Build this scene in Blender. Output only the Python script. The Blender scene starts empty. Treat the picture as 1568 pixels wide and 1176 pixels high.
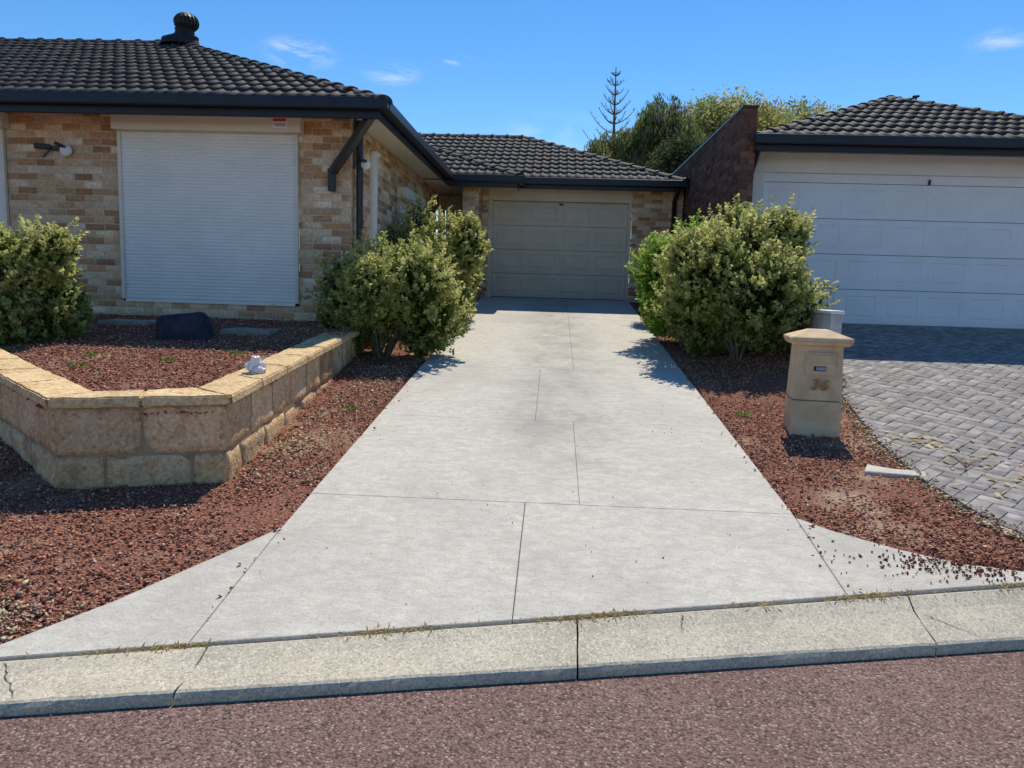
import bpy, bmesh, math, random
import numpy as np
from mathutils import Vector, Matrix, noise
rng=np.random.default_rng(7); random.seed(7)
sc=bpy.context.scene
sc.view_settings.view_transform='Standard'; sc.view_settings.look='None'; sc.view_settings.exposure=0
COL=bpy.context.collection
PI=math.pi
# ------------------------------------------------------------------ materials
class NT:
    def __init__(s,mat):
        s.t=mat.node_tree; s.n=s.t.nodes; s.l=s.t.links
    def new(s,t,**k):
        n=s.n.new(t)
        for a,b in k.items():
            setattr(n,a,b)
        return n
    def link(s,a,b): s.l.new(a,b)
    def mix(s,f,a,b,mode='MIX'):
        m=s.n.new('ShaderNodeMix'); m.data_type='RGBA'; m.blend_type=mode; m.clamp_factor=True
        for i,v in ((0,f),(6,a),(7,b)):
            if isinstance(v,(int,float)): m.inputs[i].default_value=v
            elif isinstance(v,tuple): m.inputs[i].default_value=(v[0],v[1],v[2],1)
            else: s.l.new(v,m.inputs[i])
        return m.outputs[2]
    def ramp(s,f,lo,hi,interp='LINEAR'):
        r=s.n.new('ShaderNodeMapRange'); r.clamp=True
        if interp!='LINEAR': r.interpolation_type=interp
        s.l.new(f,r.inputs[0]); r.inputs[1].default_value=lo; r.inputs[2].default_value=hi
        return r.outputs[0]
    def math(s,op,a,b=0.0):
        m=s.n.new('ShaderNodeMath'); m.operation=op
        for i,v in ((0,a),(1,b)):
            if isinstance(v,(int,float)): m.inputs[i].default_value=v
            else: s.l.new(v,m.inputs[i])
        return m.outputs[0]
    def noise(s,co,scale,detail=6,rough=.6,dist=0,vec=None):
        n=s.n.new('ShaderNodeTexNoise'); n.inputs['Scale'].default_value=scale; n.inputs['Detail'].default_value=detail
        n.inputs['Roughness'].default_value=rough; n.inputs['Distortion'].default_value=dist
        if vec:
            mp=s.n.new('ShaderNodeMapping'); mp.inputs['Scale'].default_value=vec; s.l.new(co,mp.inputs[0]); co=mp.outputs[0]
        s.l.new(co,n.inputs['Vector']); return n.outputs[0]
    def vor(s,co,scale,feature='F1'):
        n=s.n.new('ShaderNodeTexVoronoi'); n.feature=feature; n.inputs['Scale'].default_value=scale; s.l.new(co,n.inputs['Vector']); return n
def newmat(name):
    m=bpy.data.materials.new(name); m.use_nodes=True
    t=NT(m); b=t.n['Principled BSDF']; g=t.new('ShaderNodeNewGeometry')
    return m,t,b,g.outputs['Position']
def bump(t,b,h,strength=.3,dist=.01):
    n=t.new('ShaderNodeBump'); n.inputs['Strength'].default_value=strength; n.inputs['Distance'].default_value=dist
    t.link(h,n.inputs['Height']); t.link(n.outputs[0],b.inputs['Normal'])
def M(name,c1,c2,scale=5,detail=4,bs=.3,bscale=40,bd=.004,rough=.85,attr=False,spec=.3,metal=0,lo=.35,hi=.65):
    m,t,b,co=newmat(name)
    f=t.ramp(t.noise(co,scale,detail),lo,hi)
    c=t.mix(f,c1,c2)
    if attr:
        a=t.new('ShaderNodeAttribute',attribute_name='Col'); c=t.mix(1.0,a.outputs['Color'],c,'MULTIPLY')
    t.link(c,b.inputs['Base Color']); b.inputs['Roughness'].default_value=rough; b.inputs['Metallic'].default_value=metal
    b.inputs['Specular IOR Level'].default_value=spec
    if bs>0: bump(t,b,t.noise(co,bscale,2),bs,bd)
    return m
m_brick=M('brick_mat',(.80,.75,.69),(1.17,1.10,1.02),scale=30,bs=.5,bscale=70,bd=.004,rough=.9,attr=True,spec=.15)
m_mortar=M('mortar_mat',(.50,.42,.31),(.62,.53,.41),scale=12,bscale=120,rough=.95,spec=.1)
m_core=M('wall_mortar_mat',(.28,.20,.12),(.38,.29,.18),scale=12,bscale=60,bs=.6,rough=.95,spec=.1)
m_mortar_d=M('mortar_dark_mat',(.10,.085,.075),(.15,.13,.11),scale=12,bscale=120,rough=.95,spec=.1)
m_tile=M('roof_tile_mat',(.65,.65,.68),(1.3,1.26,1.2),scale=14,bs=.25,bscale=90,rough=.72,attr=True,spec=.22)
m_gutter=M('gutter_mat',(.008,.010,.018),(.012,.015,.024),bs=0,rough=.35,spec=.35)
m_soffit=M('soffit_mat',(.68,.62,.52),(.74,.68,.58),scale=3,bs=0,rough=.7)
m_shut=M('shutter_mat',(.77,.755,.70),(.84,.82,.76),scale=2.5,bs=0,rough=.45,spec=.4)
m_shutbox=M('shutter_box_mat',(.68,.62,.51),(.75,.69,.58),scale=2.5,bs=0,rough=.5,spec=.4)
m_beige=M('beige_door_mat',(.60,.50,.37),(.67,.56,.42),scale=3,bs=0,rough=.55,spec=.35)
m_white=M('white_door_mat',(.76,.76,.76),(.83,.83,.82),scale=2,bs=0,rough=.45,spec=.4)
m_lintel=M('white_paint_mat',(.74,.72,.68),(.81,.79,.75),scale=3,bs=.1,rough=.7)
m_black=M('black_metal_mat',(.012,.012,.014),(.02,.02,.022),bs=0,rough=.4,spec=.5)
m_rock=M('dark_rock_mat',(.015,.017,.028),(.038,.04,.06),scale=9,bs=.5,bscale=25,bd=.01,rough=.75)
m_stone=M('stepping_stone_mat',(.26,.23,.18),(.38,.34,.28),scale=8,bs=.4,rough=.9)
m_chip=M('mulch_chip_mat',(.7,.7,.7),(1.2,1.2,1.2),scale=60,detail=1,bs=0,rough=.9,attr=True,spec=.12)
m_debris=M('debris_mat',(.8,.8,.8),(1.2,1.2,1.2),scale=60,detail=1,bs=0,rough=.9,attr=True,spec=.1)
m_paver=M('paver_mat',(.66,.66,.66),(1.22,1.2,1.16),scale=11,bs=.5,bscale=160,bd=.003,rough=.85,attr=True,spec=.2)
m_sand=M('paving_joint_mat',(.07,.065,.06),(.12,.11,.10),scale=30,bs=0,rough=.95)
m_mail=M('mailbox_stone_mat',(.52,.37,.22),(.66,.50,.325),scale=7,bs=.35,bscale=60,rough=.9,spec=.15)
m_gold=M('number_mat',(.26,.13,.035),(.36,.20,.06),bs=0,rough=.45,spec=.4,metal=.1)
m_bark=M('bark_mat',(.10,.075,.05),(.2,.16,.12),scale=20,bs=0,rough=.95)
m_render=M('rendered_wall_mat',(.45,.44,.42),(.66,.65,.62),scale=5,bs=.3,bscale=50,rough=.9)
m_red=M('label_red_mat',(.6,.05,.04),(.65,.06,.05),bs=0)
m_label=M('label_white_mat',(.8,.8,.8),(.82,.82,.82),bs=0)
def limestone():
    m,t,b,co=newmat('limestone_mat')
    a=t.new('ShaderNodeAttribute',attribute_name='Col')
    n1=t.noise(co,5,5,.7,.3); n2=t.noise(co,34,3,.75); n3=t.noise(co,2.1,5,.7)
    c=t.mix(t.ramp(n1,.36,.66),(.72,.51,.31),(.54,.33,.17))
    c=t.mix(t.ramp(n2,.5,.68),c,(.78,.63,.43))
    c=t.mix(t.math('MULTIPLY',t.ramp(n2,.44,.34),.65),c,(.26,.16,.09))
    c=t.mix(t.math('MULTIPLY',t.ramp(n3,.54,.64),.5),c,(.20,.17,.12))
    c=t.mix(1.0,a.outputs['Color'],c,'MULTIPLY')
    t.link(c,b.inputs['Base Color']); b.inputs['Roughness'].default_value=.95; b.inputs['Specular IOR Level'].default_value=.1
    bump(t,b,t.math('ADD',n1,t.math('MULTIPLY',n2,.9)),.9,.022); return m
m_lime=limestone()
def concrete():
    m,t,b,co=newmat('driveway_concrete_mat')
    n1=t.noise(co,13,6,.78,.4,vec=(.8,1.2,1)); n2=t.noise(co,.8,4,.6); n3=t.noise(co,95,2,.7); n4=t.noise(co,3.1,5,.72,.2)
    c=t.mix(t.ramp(n1,.38,.62),(.475,.445,.385),(.615,.58,.50))
    c=t.mix(t.math('MULTIPLY',t.ramp(n4,.48,.66),.32),c,(.42,.395,.34))
    c=t.mix(t.math('MULTIPLY',t.ramp(n2,.48,.68),.42),c,(.37,.345,.30))
    c=t.mix(t.math('MULTIPLY',t.ramp(n3,.52,.68),.55),c,(.30,.28,.245))
    sx=t.new('ShaderNodeSeparateXYZ'); t.link(co,sx.inputs[0])
    d=t.math('ABSOLUTE',t.math('ADD',sx.outputs[0],-.1))
    lane=t.math('MULTIPLY',t.math('SUBTRACT',1.0,t.ramp(d,.1,.75,'SMOOTHSTEP')),t.ramp(n4,.3,.62))
    lane=t.math('MULTIPLY',lane,t.ramp(sx.outputs[1],4.2,6.5,'SMOOTHSTEP'))
    c=t.mix(t.math('MULTIPLY',lane,.58),c,(.27,.255,.225))
    t.link(c,b.inputs['Base Color']); b.inputs['Roughness'].default_value=.9; b.inputs['Specular IOR Level'].default_value=.2
    bump(t,b,t.math('ADD',t.ramp(n1,.36,.64),n3),.5,.005); return m
m_conc=concrete()
def kerbm():
    m,t,b,co=newmat('kerb_mat')
    n2=t.noise(co,2.6,6,.7); v=t.vor(co,130)
    hsv=t.new('ShaderNodeSeparateColor'); t.link(v.outputs['Color'],hsv.inputs[0])
    c=t.mix(t.ramp(n2,.35,.65),(.56,.50,.385),(.41,.37,.285))
    c=t.mix(t.math('MULTIPLY',t.ramp(hsv.outputs[0],.6,.95),.6),c,(.24,.21,.165)); c=t.mix(t.math('MULTIPLY',t.ramp(hsv.outputs[1],.7,.95),.8),c,(.68,.62,.49))
    t.link(c,b.inputs['Base Color']); b.inputs['Roughness'].default_value=.95; b.inputs['Specular IOR Level'].default_value=.15
    bump(t,b,hsv.outputs[2],.35,.003); return m
m_kerb=kerbm()
def roadm():
    m,t,b,co=newmat('red_asphalt_mat')
    v=t.vor(co,100); n=t.noise(co,1.0,5)
    c=t.mix(t.ramp(n,.3,.7),(.180,.105,.088),(.242,.148,.122))
    hsv=t.new('ShaderNodeSeparateColor'); t.link(v.outputs['Color'],hsv.inputs[0])
    c=t.mix(t.ramp(hsv.outputs[0],.78,.97),c,(.36,.27,.24)); c=t.mix(t.ramp(hsv.outputs[1],.7,.95),c,(.08,.05,.043))
    c=t.mix(t.math('MULTIPLY',t.ramp(v.outputs['Distance'],.45,.8),.7),c,(.055,.035,.03))
    t.link(c,b.inputs['Base Color']); b.inputs['Roughness'].default_value=.85; b.inputs['Specular IOR Level'].default_value=.25
    bump(t,b,t.math('SUBTRACT',1.0,v.outputs['Distance']),.9,.006); return m
m_road=roadm()
def mulchm():
    m,t,b,co=newmat('red_mulch_mat')
    v=t.vor(co,70); n=t.noise(co,1.1,5)
    hs=t.new('ShaderNodeSeparateColor'); t.link(v.outputs['Color'],hs.inputs[0])
    c=t.mix(hs.outputs[0],(.22,.09,.06),(.40,.195,.13))
    c=t.mix(t.ramp(v.outputs['Distance'],.4,.8),c,(.09,.04,.03))
    c=t.mix(t.math('MULTIPLY',t.ramp(n,.54,.66),.85),c,(.42,.31,.21))
    t.link(c,b.inputs['Base Color']); b.inputs['Roughness'].default_value=.95; b.inputs['Specular IOR Level'].default_value=.1
    bump(t,b,t.math('SUBTRACT',1.0,v.outputs['Distance']),1.0,.012); return m
m_mulch=mulchm()
def leafm(name='leaf_mat',tr=.5):
    m,t,b,co=newmat(name)
    a=t.new('ShaderNodeAttribute',attribute_name='Col')
    t.link(a.outputs['Color'],b.inputs['Base Color']); b.inputs['Roughness'].default_value=.55; b.inputs['Specular IOR Level'].default_value=.2
    tl=t.new('ShaderNodeBsdfTranslucent'); t.link(a.outputs['Color'],tl.inputs[0])
    mx=t.new('ShaderNodeMixShader'); mx.inputs[0].default_value=tr
    t.link(b.outputs[0],mx.inputs[1]); t.link(tl.outputs[0],mx.inputs[2]); t.link(mx.outputs[0],t.n['Material Output'].inputs[0]); return m
m_leaf=leafm()
# ------------------------------------------------------------------ mesh helpers
def link(o,parent=None):
    COL.objects.link(o)
    if parent: o.parent=parent
    return o
def empty(name,loc=(0,0,0)):
    e=bpy.data.objects.new(name,None); e.empty_display_size=.3; COL.objects.link(e); return e
def npmesh(name,V,Fc,mat,parent=None,cols=None,smooth=False):
    V=np.asarray(V,dtype=np.float32).reshape(-1,3); Fc=np.asarray(Fc,dtype=np.int32); k=Fc.shape[1]
    me=bpy.data.meshes.new(name); me.vertices.add(len(V)); me.vertices.foreach_set('co',V.ravel())
    me.loops.add(Fc.size); me.loops.foreach_set('vertex_index',Fc.ravel())
    me.polygons.add(len(Fc)); me.polygons.foreach_set('loop_start',np.arange(0,Fc.size,k,dtype=np.int32))
    try: me.polygons.foreach_set('loop_total',np.full(len(Fc),k,dtype=np.int32))
    except Exception: pass
    me.update(calc_edges=True); me.validate()
    if cols is not None:
        c=np.ones((len(V),4),dtype=np.float32); c[:,:3]=cols
        a=me.color_attributes.new('Col','FLOAT_COLOR','POINT'); a.data.foreach_set('color',c.ravel())
    if smooth: me.polygons.foreach_set('use_smooth',np.ones(len(Fc),dtype=bool))
    me.materials.append(mat); return link(bpy.data.objects.new(name,me),parent)
def pymesh(name,V,F,mat,parent=None,col=None,smooth=False,bev=0,seg=2,cols=None):
    me=bpy.data.meshes.new(name); me.from_pydata([tuple(v) for v in V],[],F); me.update()
    bm=bmesh.new(); bm.from_mesh(me); bmesh.ops.recalc_face_normals(bm,faces=bm.faces[:]); bm.to_mesh(me); bm.free()
    if col is not None or cols is not None:
        a=me.color_attributes.new('Col','FLOAT_COLOR','POINT')
        cc=np.ones((len(me.vertices),4),dtype=np.float32); cc[:,:3]=col if col is not None else cols
        a.data.foreach_set('color',cc.ravel())
    me.materials.append(mat)
    if smooth:
        for p in me.polygons: p.use_smooth=True
    o=link(bpy.data.objects.new(name,me),parent)
    if bev>0:
        b=o.modifiers.new('bevel','BEVEL'); b.width=bev; b.segments=seg; b.limit_method='ANGLE'
    return o
BF=[(0,1,3,2),(4,6,7,5),(0,4,5,1),(2,3,7,6),(0,2,6,4),(1,5,7,3)]
def box(name,lo,hi,mat,parent=None,bev=0,col=None):
    V=[(x,y,z) for x in (lo[0],hi[0]) for y in (lo[1],hi[1]) for z in (lo[2],hi[2])]
    return pymesh(name,V,BF,mat,parent,bev=bev,col=col)
def beam(name,p0,p1,w,h,mat,parent=None,bev=0):
    p0=Vector(p0);p1=Vector(p1);d=(p1-p0).normalized(); s=d.cross(Vector((0,0,1)))
    if s.length<.01: s=Vector((1,0,0))
    s.normalize(); u=s.cross(d)
    V=[p+s*(a*w/2)+u*(b*h/2) for p in (p0,p1) for a in (-1,1) for b in (-1,1)]
    return pymesh(name,V,BF,mat,parent,bev=bev)
def tubes(paths,nseg=6):
    V=[];F=[];o=0
    for pts,rad in paths:
        pts=[Vector(p) for p in pts]
        for i,p in enumerate(pts):
            d=(pts[min(i+1,len(pts)-1)]-pts[max(i-1,0)]).normalized()
            s=d.cross(Vector((.3,.1,1))); s=s.normalized() if s.length>.01 else Vector((1,0,0)); u=s.cross(d)
            for k in range(nseg):
                a=2*PI*k/nseg; V.append(p+(s*math.cos(a)+u*math.sin(a))*rad[i])
        for i in range(len(pts)-1):
            for k in range(nseg):
                a=o+i*nseg+k; b=o+i*nseg+(k+1)%nseg; F.append((a,b,b+nseg,a+nseg))
        o+=len(pts)*nseg
    return V,F
def inpoly(X,Y,poly):
    X=np.asarray(X);Y=np.asarray(Y); r=np.zeros(X.shape,bool); n=len(poly); j=n-1
    for i in range(n):
        xi,yi=poly[i];xj,yj=poly[j]
        c=((yi>Y)!=(yj>Y))&(X<(xj-xi)*(Y-yi)/((yj-yi)+1e-12)+xi); r^=c; j=i
    return r
def S(a): a=np.clip(a,0,1); return a*a*(3-2*a)
# ------------------------------------------------------------------ terrain
def yk(X): return 3.20+.24*X
def gz(X,Y):
    X=np.asarray(X,float);Y=np.asarray(Y,float)
    z=-.216+.0988*np.minimum(Y,15.6)
    z=z+.23*S((Y-5.5)/6)*S((X-1.7)/1.0)
    return np.maximum(z,.04)
def bz(X,Y): return .715+(np.asarray(Y,float)-4.9)*.073
WALLP=[(-7.6,8.6),(-4.06,5.41),(-3.02,4.47),(-2.04,4.73),(-2.31,9.1)]
BED=[(-12,9.5),(-8.4,9.4)]+WALLP+[(-2.45,9.55)]
LX,RX=-1.45,1.47
APR_L=[(-1.45,4.55),(-1.45,4.03),(-1.42,yk(-1.42)+.012),(-.13,yk(-.13)+.012),(-.13,4.55)]
APR_R=[(-.13,4.55),(-.13,yk(-.13)+.012),(1.43,yk(1.43)+.012),(1.47,4.50),(1.47,4.55)]
FL_L=[(-1.45,4.03),(-1.62,3.70),(-1.90,3.17),(-2.2,2.72),(-2.24,yk(-2.24)+.012),(-1.42,yk(-1.42)+.012)]
FL_R=[(1.47,4.50),(1.43,yk(1.43)+.012),(2.4,yk(2.4)+.012),(3.4,yk(3.4)+.012),(3.3,4.12),(2.44,3.91),(2.15,3.97),(1.89,4.12),(1.62,4.33)]
SLABS=[APR_L,APR_R,FL_L,FL_R]
FINE=[]
rows=[(4.55,6.42,.2),(6.42,8.55,-.12),(8.55,15.52,.25)]
for a,b,s in rows:
    FINE+= [[(LX,a),(s,a),(s,b),(LX,b)],[(s,a),(RX,a),(RX,b),(s,b)]]
DRIVE=[(LX,15.52),(LX,4.03),(-1.62,3.70),(-1.90,3.17),(-2.24,2.66),(3.4,4.0),(3.3,4.12),(2.44,3.91),(2.15,3.97),(1.89,4.12),(1.62,4.33),(RX,4.52),(RX,15.52)]
PAVE=[(3.05,11.44),(3.05,8.2),(2.82,7.6),(2.72,6.9),(2.62,6.2),(2.57,5.27),(2.64,4.6),(2.75,4.34),(3.3,4.2),(4,4.35),(9.5,5.6),(9.5,11.44)]
xs=np.concatenate([[-400,-150,-60,-30,-18],np.arange(-12,10.01,.11),[14,22,40,80,160,400]])
ts=np.concatenate([[-200,-80,-30,-10,-4,-1,1,2.3,3.0,3.165,3.185],np.arange(3.29,17.5,.11),[18.5,20,24,30,45,80,160,400]])
GX,GT=np.meshgrid(xs,ts); GY=GT+.24*np.clip(GX,-15,15); GZ=gz(GX,GY)
GZ=GZ-rng.random(GX.shape)*.012
GZ=np.where(GT<3.17,-.15,GZ)
dr=inpoly(GX,GY,DRIVE); GZ=np.where(dr,GZ-.08,GZ)
GZ=np.where(inpoly(GX,GY,[(-12,9.6),(-2.5,9.6),(-2.5,16),(-12,16)]),1.0,GZ)
nx,ny=len(xs),len(ts)
V=np.stack([GX,GY,GZ],-1).reshape(-1,3)
ii,jj=np.meshgrid(np.arange(nx-1),np.arange(ny-1)); a=(jj*nx+ii).ravel(); F=np.stack([a,a+1,a+nx+1,a+nx],1)
npmesh('ground',V,F,m_mulch,smooth=True)
V=[(-400,yk(-400)-.31,0),(400,yk(400)-.31,0),(400,-260,0),(-400,-260,0)]
pymesh('road',V,[(0,1,2,3)],m_road)
def slabmesh(polys,inset,top,thick,zf,bv=.006):
    V=[];F=[]
    for poly in polys:
        c=np.array(poly); n=len(c); ar=.5*sum(c[i][0]*c[(i+1)%n][1]-c[(i+1)%n][0]*c[i][1] for i in range(n))
        if ar<0: c=c[::-1]
        def off(d):
            out=[]
            for i in range(n):
                p0,p1,p2=c[i-1],c[i],c[(i+1)%n]
                e1=(p1-p0)/np.linalg.norm(p1-p0); e2=(p2-p1)/np.linalg.norm(p2-p1)
                n1=np.array([-e1[1],e1[0]]);n2=np.array([-e2[1],e2[0]]); m=n1+n2; m/=max(1e-6,m@m)/2
                if np.linalg.norm(m)>2: m=m/np.linalg.norm(m)*2
                out.append(p1+m*d)
            return out
        a=off(inset);b=off(inset+bv); o=len(V)
        for p in a: V.append((p[0],p[1],zf(p)+top-thick))
        for p in a: V.append((p[0],p[1],zf(p)+top-bv*.8))
        for p in b: V.append((p[0],p[1],zf(p)+top))
        for r in (0,1):
            for i in range(n):
                j=(i+1)%n; F.append((o+r*n+i,o+r*n+j,o+(r+1)*n+j,o+(r+1)*n+i))
        F.append(tuple(o+2*n+i for i in range(n)))
    return V,F
pf=lambda p:-.216+.0988*p[1]
V,F=slabmesh(SLABS,.002,.02,.12,pf,.004); V2,F2=slabmesh(FINE,.0012,.02,.12,pf,.002)
F+= [tuple(i+len(V) for i in f) for f in F2]; V+=V2
pymesh('driveway',V,F,m_conc)
kj=[-14.5,-11.6,-8.7,-5.8,-4.3,-2.85,-1.33,.15,1.72,3.2,4.7,6.2,9.2,12.2,15]
V=[];F=[]
def kztop(X,dy):
    zb=max(-.216+.0988*yk(X),.05)+.012
    base=float(np.interp(dy,[-.3,-.2,-.1,-.02],[.050,.069,.088,.112])); return base+(zb-.112)*max(0,(1+dy/.3))
for k in range(len(kj)-1):
    x0,x1=kj[k]+.004,kj[k+1]-.004; n=max(2,int((x1-x0)/.04)); o=len(V)
    prof=[(-.302,-.1),(-.311,.030),(-.303,.8),(-.292,1),(-.20,1),(-.10,1),(-.02,1),(0,2),(.004,-.05)]
    for i in range(n+1):
        X=x0+(x1-x0)*i/n
        for q,(dy,z) in enumerate(prof):
            if z==.8: z=kztop(X,-.3)-.006
            elif z==1: z=kztop(X,dy)
            elif z==2: z=kztop(X,-.02)-.006
            wob=(.003*noise.noise(Vector((X*5,q*.4,k)))+.002*noise.noise(Vector((X*19,q*.9,k)))) if q in(1,2,3) else 0
            jx=(noise.noise(Vector((dy*9,(k if i==0 else k+1)*3.1,0)))*.03 if i in (0,n) else 0)
            V.append((X+jx,yk(X)+dy+wob*1.5,z+wob*.5))
    P=len(prof)
    for i in range(n):
        for q in range(P-1): F.append((o+i*P+q,o+(i+1)*P+q,o+(i+1)*P+q+1,o+i*P+q+1))
    F.append(tuple(o+q for q in range(P))); F.append(tuple(o+n*P+q for q in range(P)))
pymesh('kerb',V,F,m_kerb)
def crack(pts,w=.004):
    V=[];F=[]
    for i in range(len(pts)):
        x,y,z=pts[i]; ww=w*(.4+.8*random.random())*(0.15 if i in(0,len(pts)-1) else 1)
        V+= [(x-ww,y-ww*.3,z),(x+ww,y+ww*.3,z)]
        if i: k=len(V)-4; F.append((k,k+1,k+3,k+2))
    return V,F
VV=[];FF=[]
for (xa,da,xb,db) in [(1.74,-.12,1.98,-.29),(-2.05,-.02,-1.86,-.28),(.62,-.03,.60,-.14),(2.5,-.2,2.72,-.05)]:
    pts=[]
    for i in range(14):
        f=i/13; X=xa+(xb-xa)*f+random.uniform(-.012,.012); dy=da+(db-da)*f; pts.append((X,yk(X)+dy,kztop(X,dy)+.0035))
    v,f=crack(pts,.0025); FF+=[tuple(q+len(VV) for q in g) for g in f]; VV+=v
pymesh('kerb_cracks',VV,FF,m_sand)
# ------------------------------------------------------------------ scatters
OCT=np.array([(1,0,0),(-1,0,0),(0,1,0),(0,-1,0),(0,0,1),(0,0,-1)],float)
OF=np.array([(0,2,4),(2,1,4),(1,3,4),(3,0,4),(2,0,5),(1,2,5),(3,1,5),(0,3,5)])
def rotm(n,tilt=.5):
    a=rng.random(n)*2*PI; b=rng.normal(0,tilt,n); c=rng.normal(0,tilt,n)
    ca,sa,cb,sb,cc,sn=np.cos(a),np.sin(a),np.cos(b),np.sin(b),np.cos(c),np.sin(c); z=np.zeros(n);o=np.ones(n)
    Rz=np.array([[ca,-sa,z],[sa,ca,z],[z,z,o]]).transpose(2,0,1); Rx=np.array([[o,z,z],[z,cb,-sb],[z,sb,cb]]).transpose(2,0,1)
    Ry=np.array([[cc,z,sn],[z,o,z],[-sn,z,cc]]).transpose(2,0,1); return Rz@Rx@Ry
def chips(name,P,size,cols,mat,flat=.45,tilt=.5):
    n=len(P); T=OCT[None]*(1+rng.uniform(-.35,.35,(n,6,1)))
    s=np.stack([size*rng.uniform(.8,1.5,n),size*rng.uniform(.5,1,n),size*flat*rng.uniform(.6,1.3,n)],1)
    T=T*s[:,None,:]; T=np.einsum('nij,nkj->nki',rotm(n,tilt),T)+P[:,None,:]
    F=(OF[None]+(np.arange(n)*6)[:,None,None]).reshape(-1,3)
    return npmesh(name,T.reshape(-1,3),F,mat,cols=np.repeat(cols,6,0))
def mulchcols(n):
    pal=np.array([(.42,.18,.115),(.31,.125,.082),(.52,.25,.165),(.18,.085,.06),(.60,.40,.28),(.36,.205,.15)])
    c=pal[rng.choice(6,n,p=[.3,.25,.18,.13,.07,.07])]; c=c*rng.uniform(.75,1.25,(n,1)); return c
def sample(n,x0,x1,y0,y1,power=1.0):
    X=rng.uniform(x0,x1,n); u=rng.random(n)**power; return X,y0+(y1-y0)*u
def patch(X,Y,s=.9,o=0):
    return np.array([noise.noise(Vector((float(x)*s+o,float(y)*s,o))) for x,y in zip(X,Y)])
pts=[]
for (n,x0,x1,y0,y1,pw) in [(34000,-4.6,-1.36,2.2,9.2,1.35),(22000,1.38,3.6,3.6,9.5,1.25),(3500,-2.4,-1.4,9,15,1),(3500,1.4,2.8,9,15,1)]:
    X,Y=sample(n,x0,x1,y0,y1,pw)
    k=(Y>yk(X)+.01)&~inpoly(X,Y,BED)
    pv=inpoly(X,Y,PAVE); pvb=pv&inpoly(X-.10*rng.random(n)**2,Y,PAVE); k&=~pvb
    ind=inpoly(X,Y,DRIVE)
    ed=np.minimum(abs(X-LX),abs(X-RX)); spill=(rng.random(n)<.12*np.exp(-ed/.03))
    k&=(~ind)|spill
    thin=patch(X,Y,1.1)>.25; k&=~(thin&(rng.random(n)<.75))
    X,Y=X[k],Y[k]; Z=gz(X,Y)+rng.uniform(-.004,.010,len(X))+np.where(inpoly(X,Y,DRIVE)|inpoly(X,Y,PAVE),.025,0)
    pts.append(np.stack([X,Y,Z],1))
P=np.concatenate(pts); chips('red_mulch',P,rng.uniform(.006,.015,len(P)),mulchcols(len(P)),m_chip)
X,Y=sample(24000,-6.5,-2.1,4.6,9.5,1.2)
k=inpoly(X,Y,BED); X,Y=X[k],Y[k]; P=np.stack([X,Y,bz(X,Y)+rng.uniform(-.002,.012,len(X))],1)
chips('red_mulch',P,rng.uniform(.008,.016,len(P)),mulchcols(len(P)),m_chip)
L=[]
n=1300; X=-2.0+rng.random(n)**1.5*.5; Y=rng.uniform(4.7,8.5,n); L.append((X,Y))
e_=[(2.82,7.6),(2.72,6.9),(2.62,6.2),(2.57,5.27),(2.64,4.6),(2.75,4.34)]
for i in range(5):
    n=220; f=rng.random(n); L.append((e_[i][0]+(e_[i+1][0]-e_[i][0])*f+rng.normal(-.03,.05,n),e_[i][1]+(e_[i+1][1]-e_[i][1])*f))
n=600; L.append((rng.normal(-2.45,.22,n),rng.normal(3.0,.15,n)))
n=300; L.append((rng.normal(1.75,.25,n),rng.normal(6.6,1.2,n)))
X=np.concatenate([a for a,b in L]);Y=np.concatenate([b for a,b in L]); k=(~inpoly(X,Y,BED))&(~inpoly(X,Y,DRIVE))&(Y>yk(X)+.02); X,Y=X[k],Y[k]
P=np.stack([X,Y,gz(X,Y)+.014],1); chips('leaf_litter',P,rng.uniform(.006,.016,len(P)),np.tile([[.58,.46,.29]],(len(P),1))*rng.uniform(.5,1.15,(len(P),1)),m_debris,flat=.25)
n=460; X=rng.normal(2.14,.26,n);Y=rng.normal(3.93,.09,n)-.0; k=(Y>yk(X)+.03); X,Y=X[k],Y[k]
P1=np.stack([X,Y,gz(X,Y)+.026],1)
n=150; X=rng.uniform(-1.4,1.42,n);Y=3.2+rng.random(n)**1.4*9; k=(Y>yk(X)+.03);X,Y=X[k],Y[k]; P2=np.stack([X,Y,-.216+.0988*Y+.024],1)
P=np.concatenate([P1,P2]); c=np.tile(np.array([[.14,.05,.035]]),(len(P),1))*rng.uniform(.5,1.9,(len(P),1))
chips('gumnut_litter',P,np.concatenate([rng.uniform(.005,.011,len(P1)),rng.uniform(.002,.006,len(P2))]),c,m_debris,flat=.6)
n=130; X=rng.uniform(-2.5,3,n);Y=yk(X)-.33-rng.random(n)**2*1.2; P=np.stack([X,Y,np.full(n,.004)],1)
chips('road_grit',P,rng.uniform(.002,.005,n),np.tile([[.3,.24,.18]],(n,1))*rng.uniform(.3,1.3,(n,1)),m_debris)
def leaves(name,P,A,Nn,L,W,cm,cs,mat=None,parent=None,fold=.35):
    n=len(P); A=A/np.linalg.norm(A,axis=1,keepdims=True)
    Sd=np.cross(A,Nn); Sd/=np.linalg.norm(Sd,axis=1,keepdims=True)+1e-9; U=np.cross(Sd,A)
    L=np.broadcast_to(L,(n,))[:,None]; W=np.broadcast_to(W,(n,))[:,None]
    V=np.stack([P,P+A*L*.5+Sd*W+U*W*fold,P+A*L,P+A*L*.5-Sd*W+U*W*fold],1)
    C=np.stack([cm,cs,cm,cs],1)
    F=(np.array([(0,1,2),(0,2,3)])[None]+(np.arange(n)*4)[:,None,None]).reshape(-1,3)
    return npmesh(name,V.reshape(-1,3),F,mat or m_leaf,parent,cols=C.reshape(-1,3))
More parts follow.
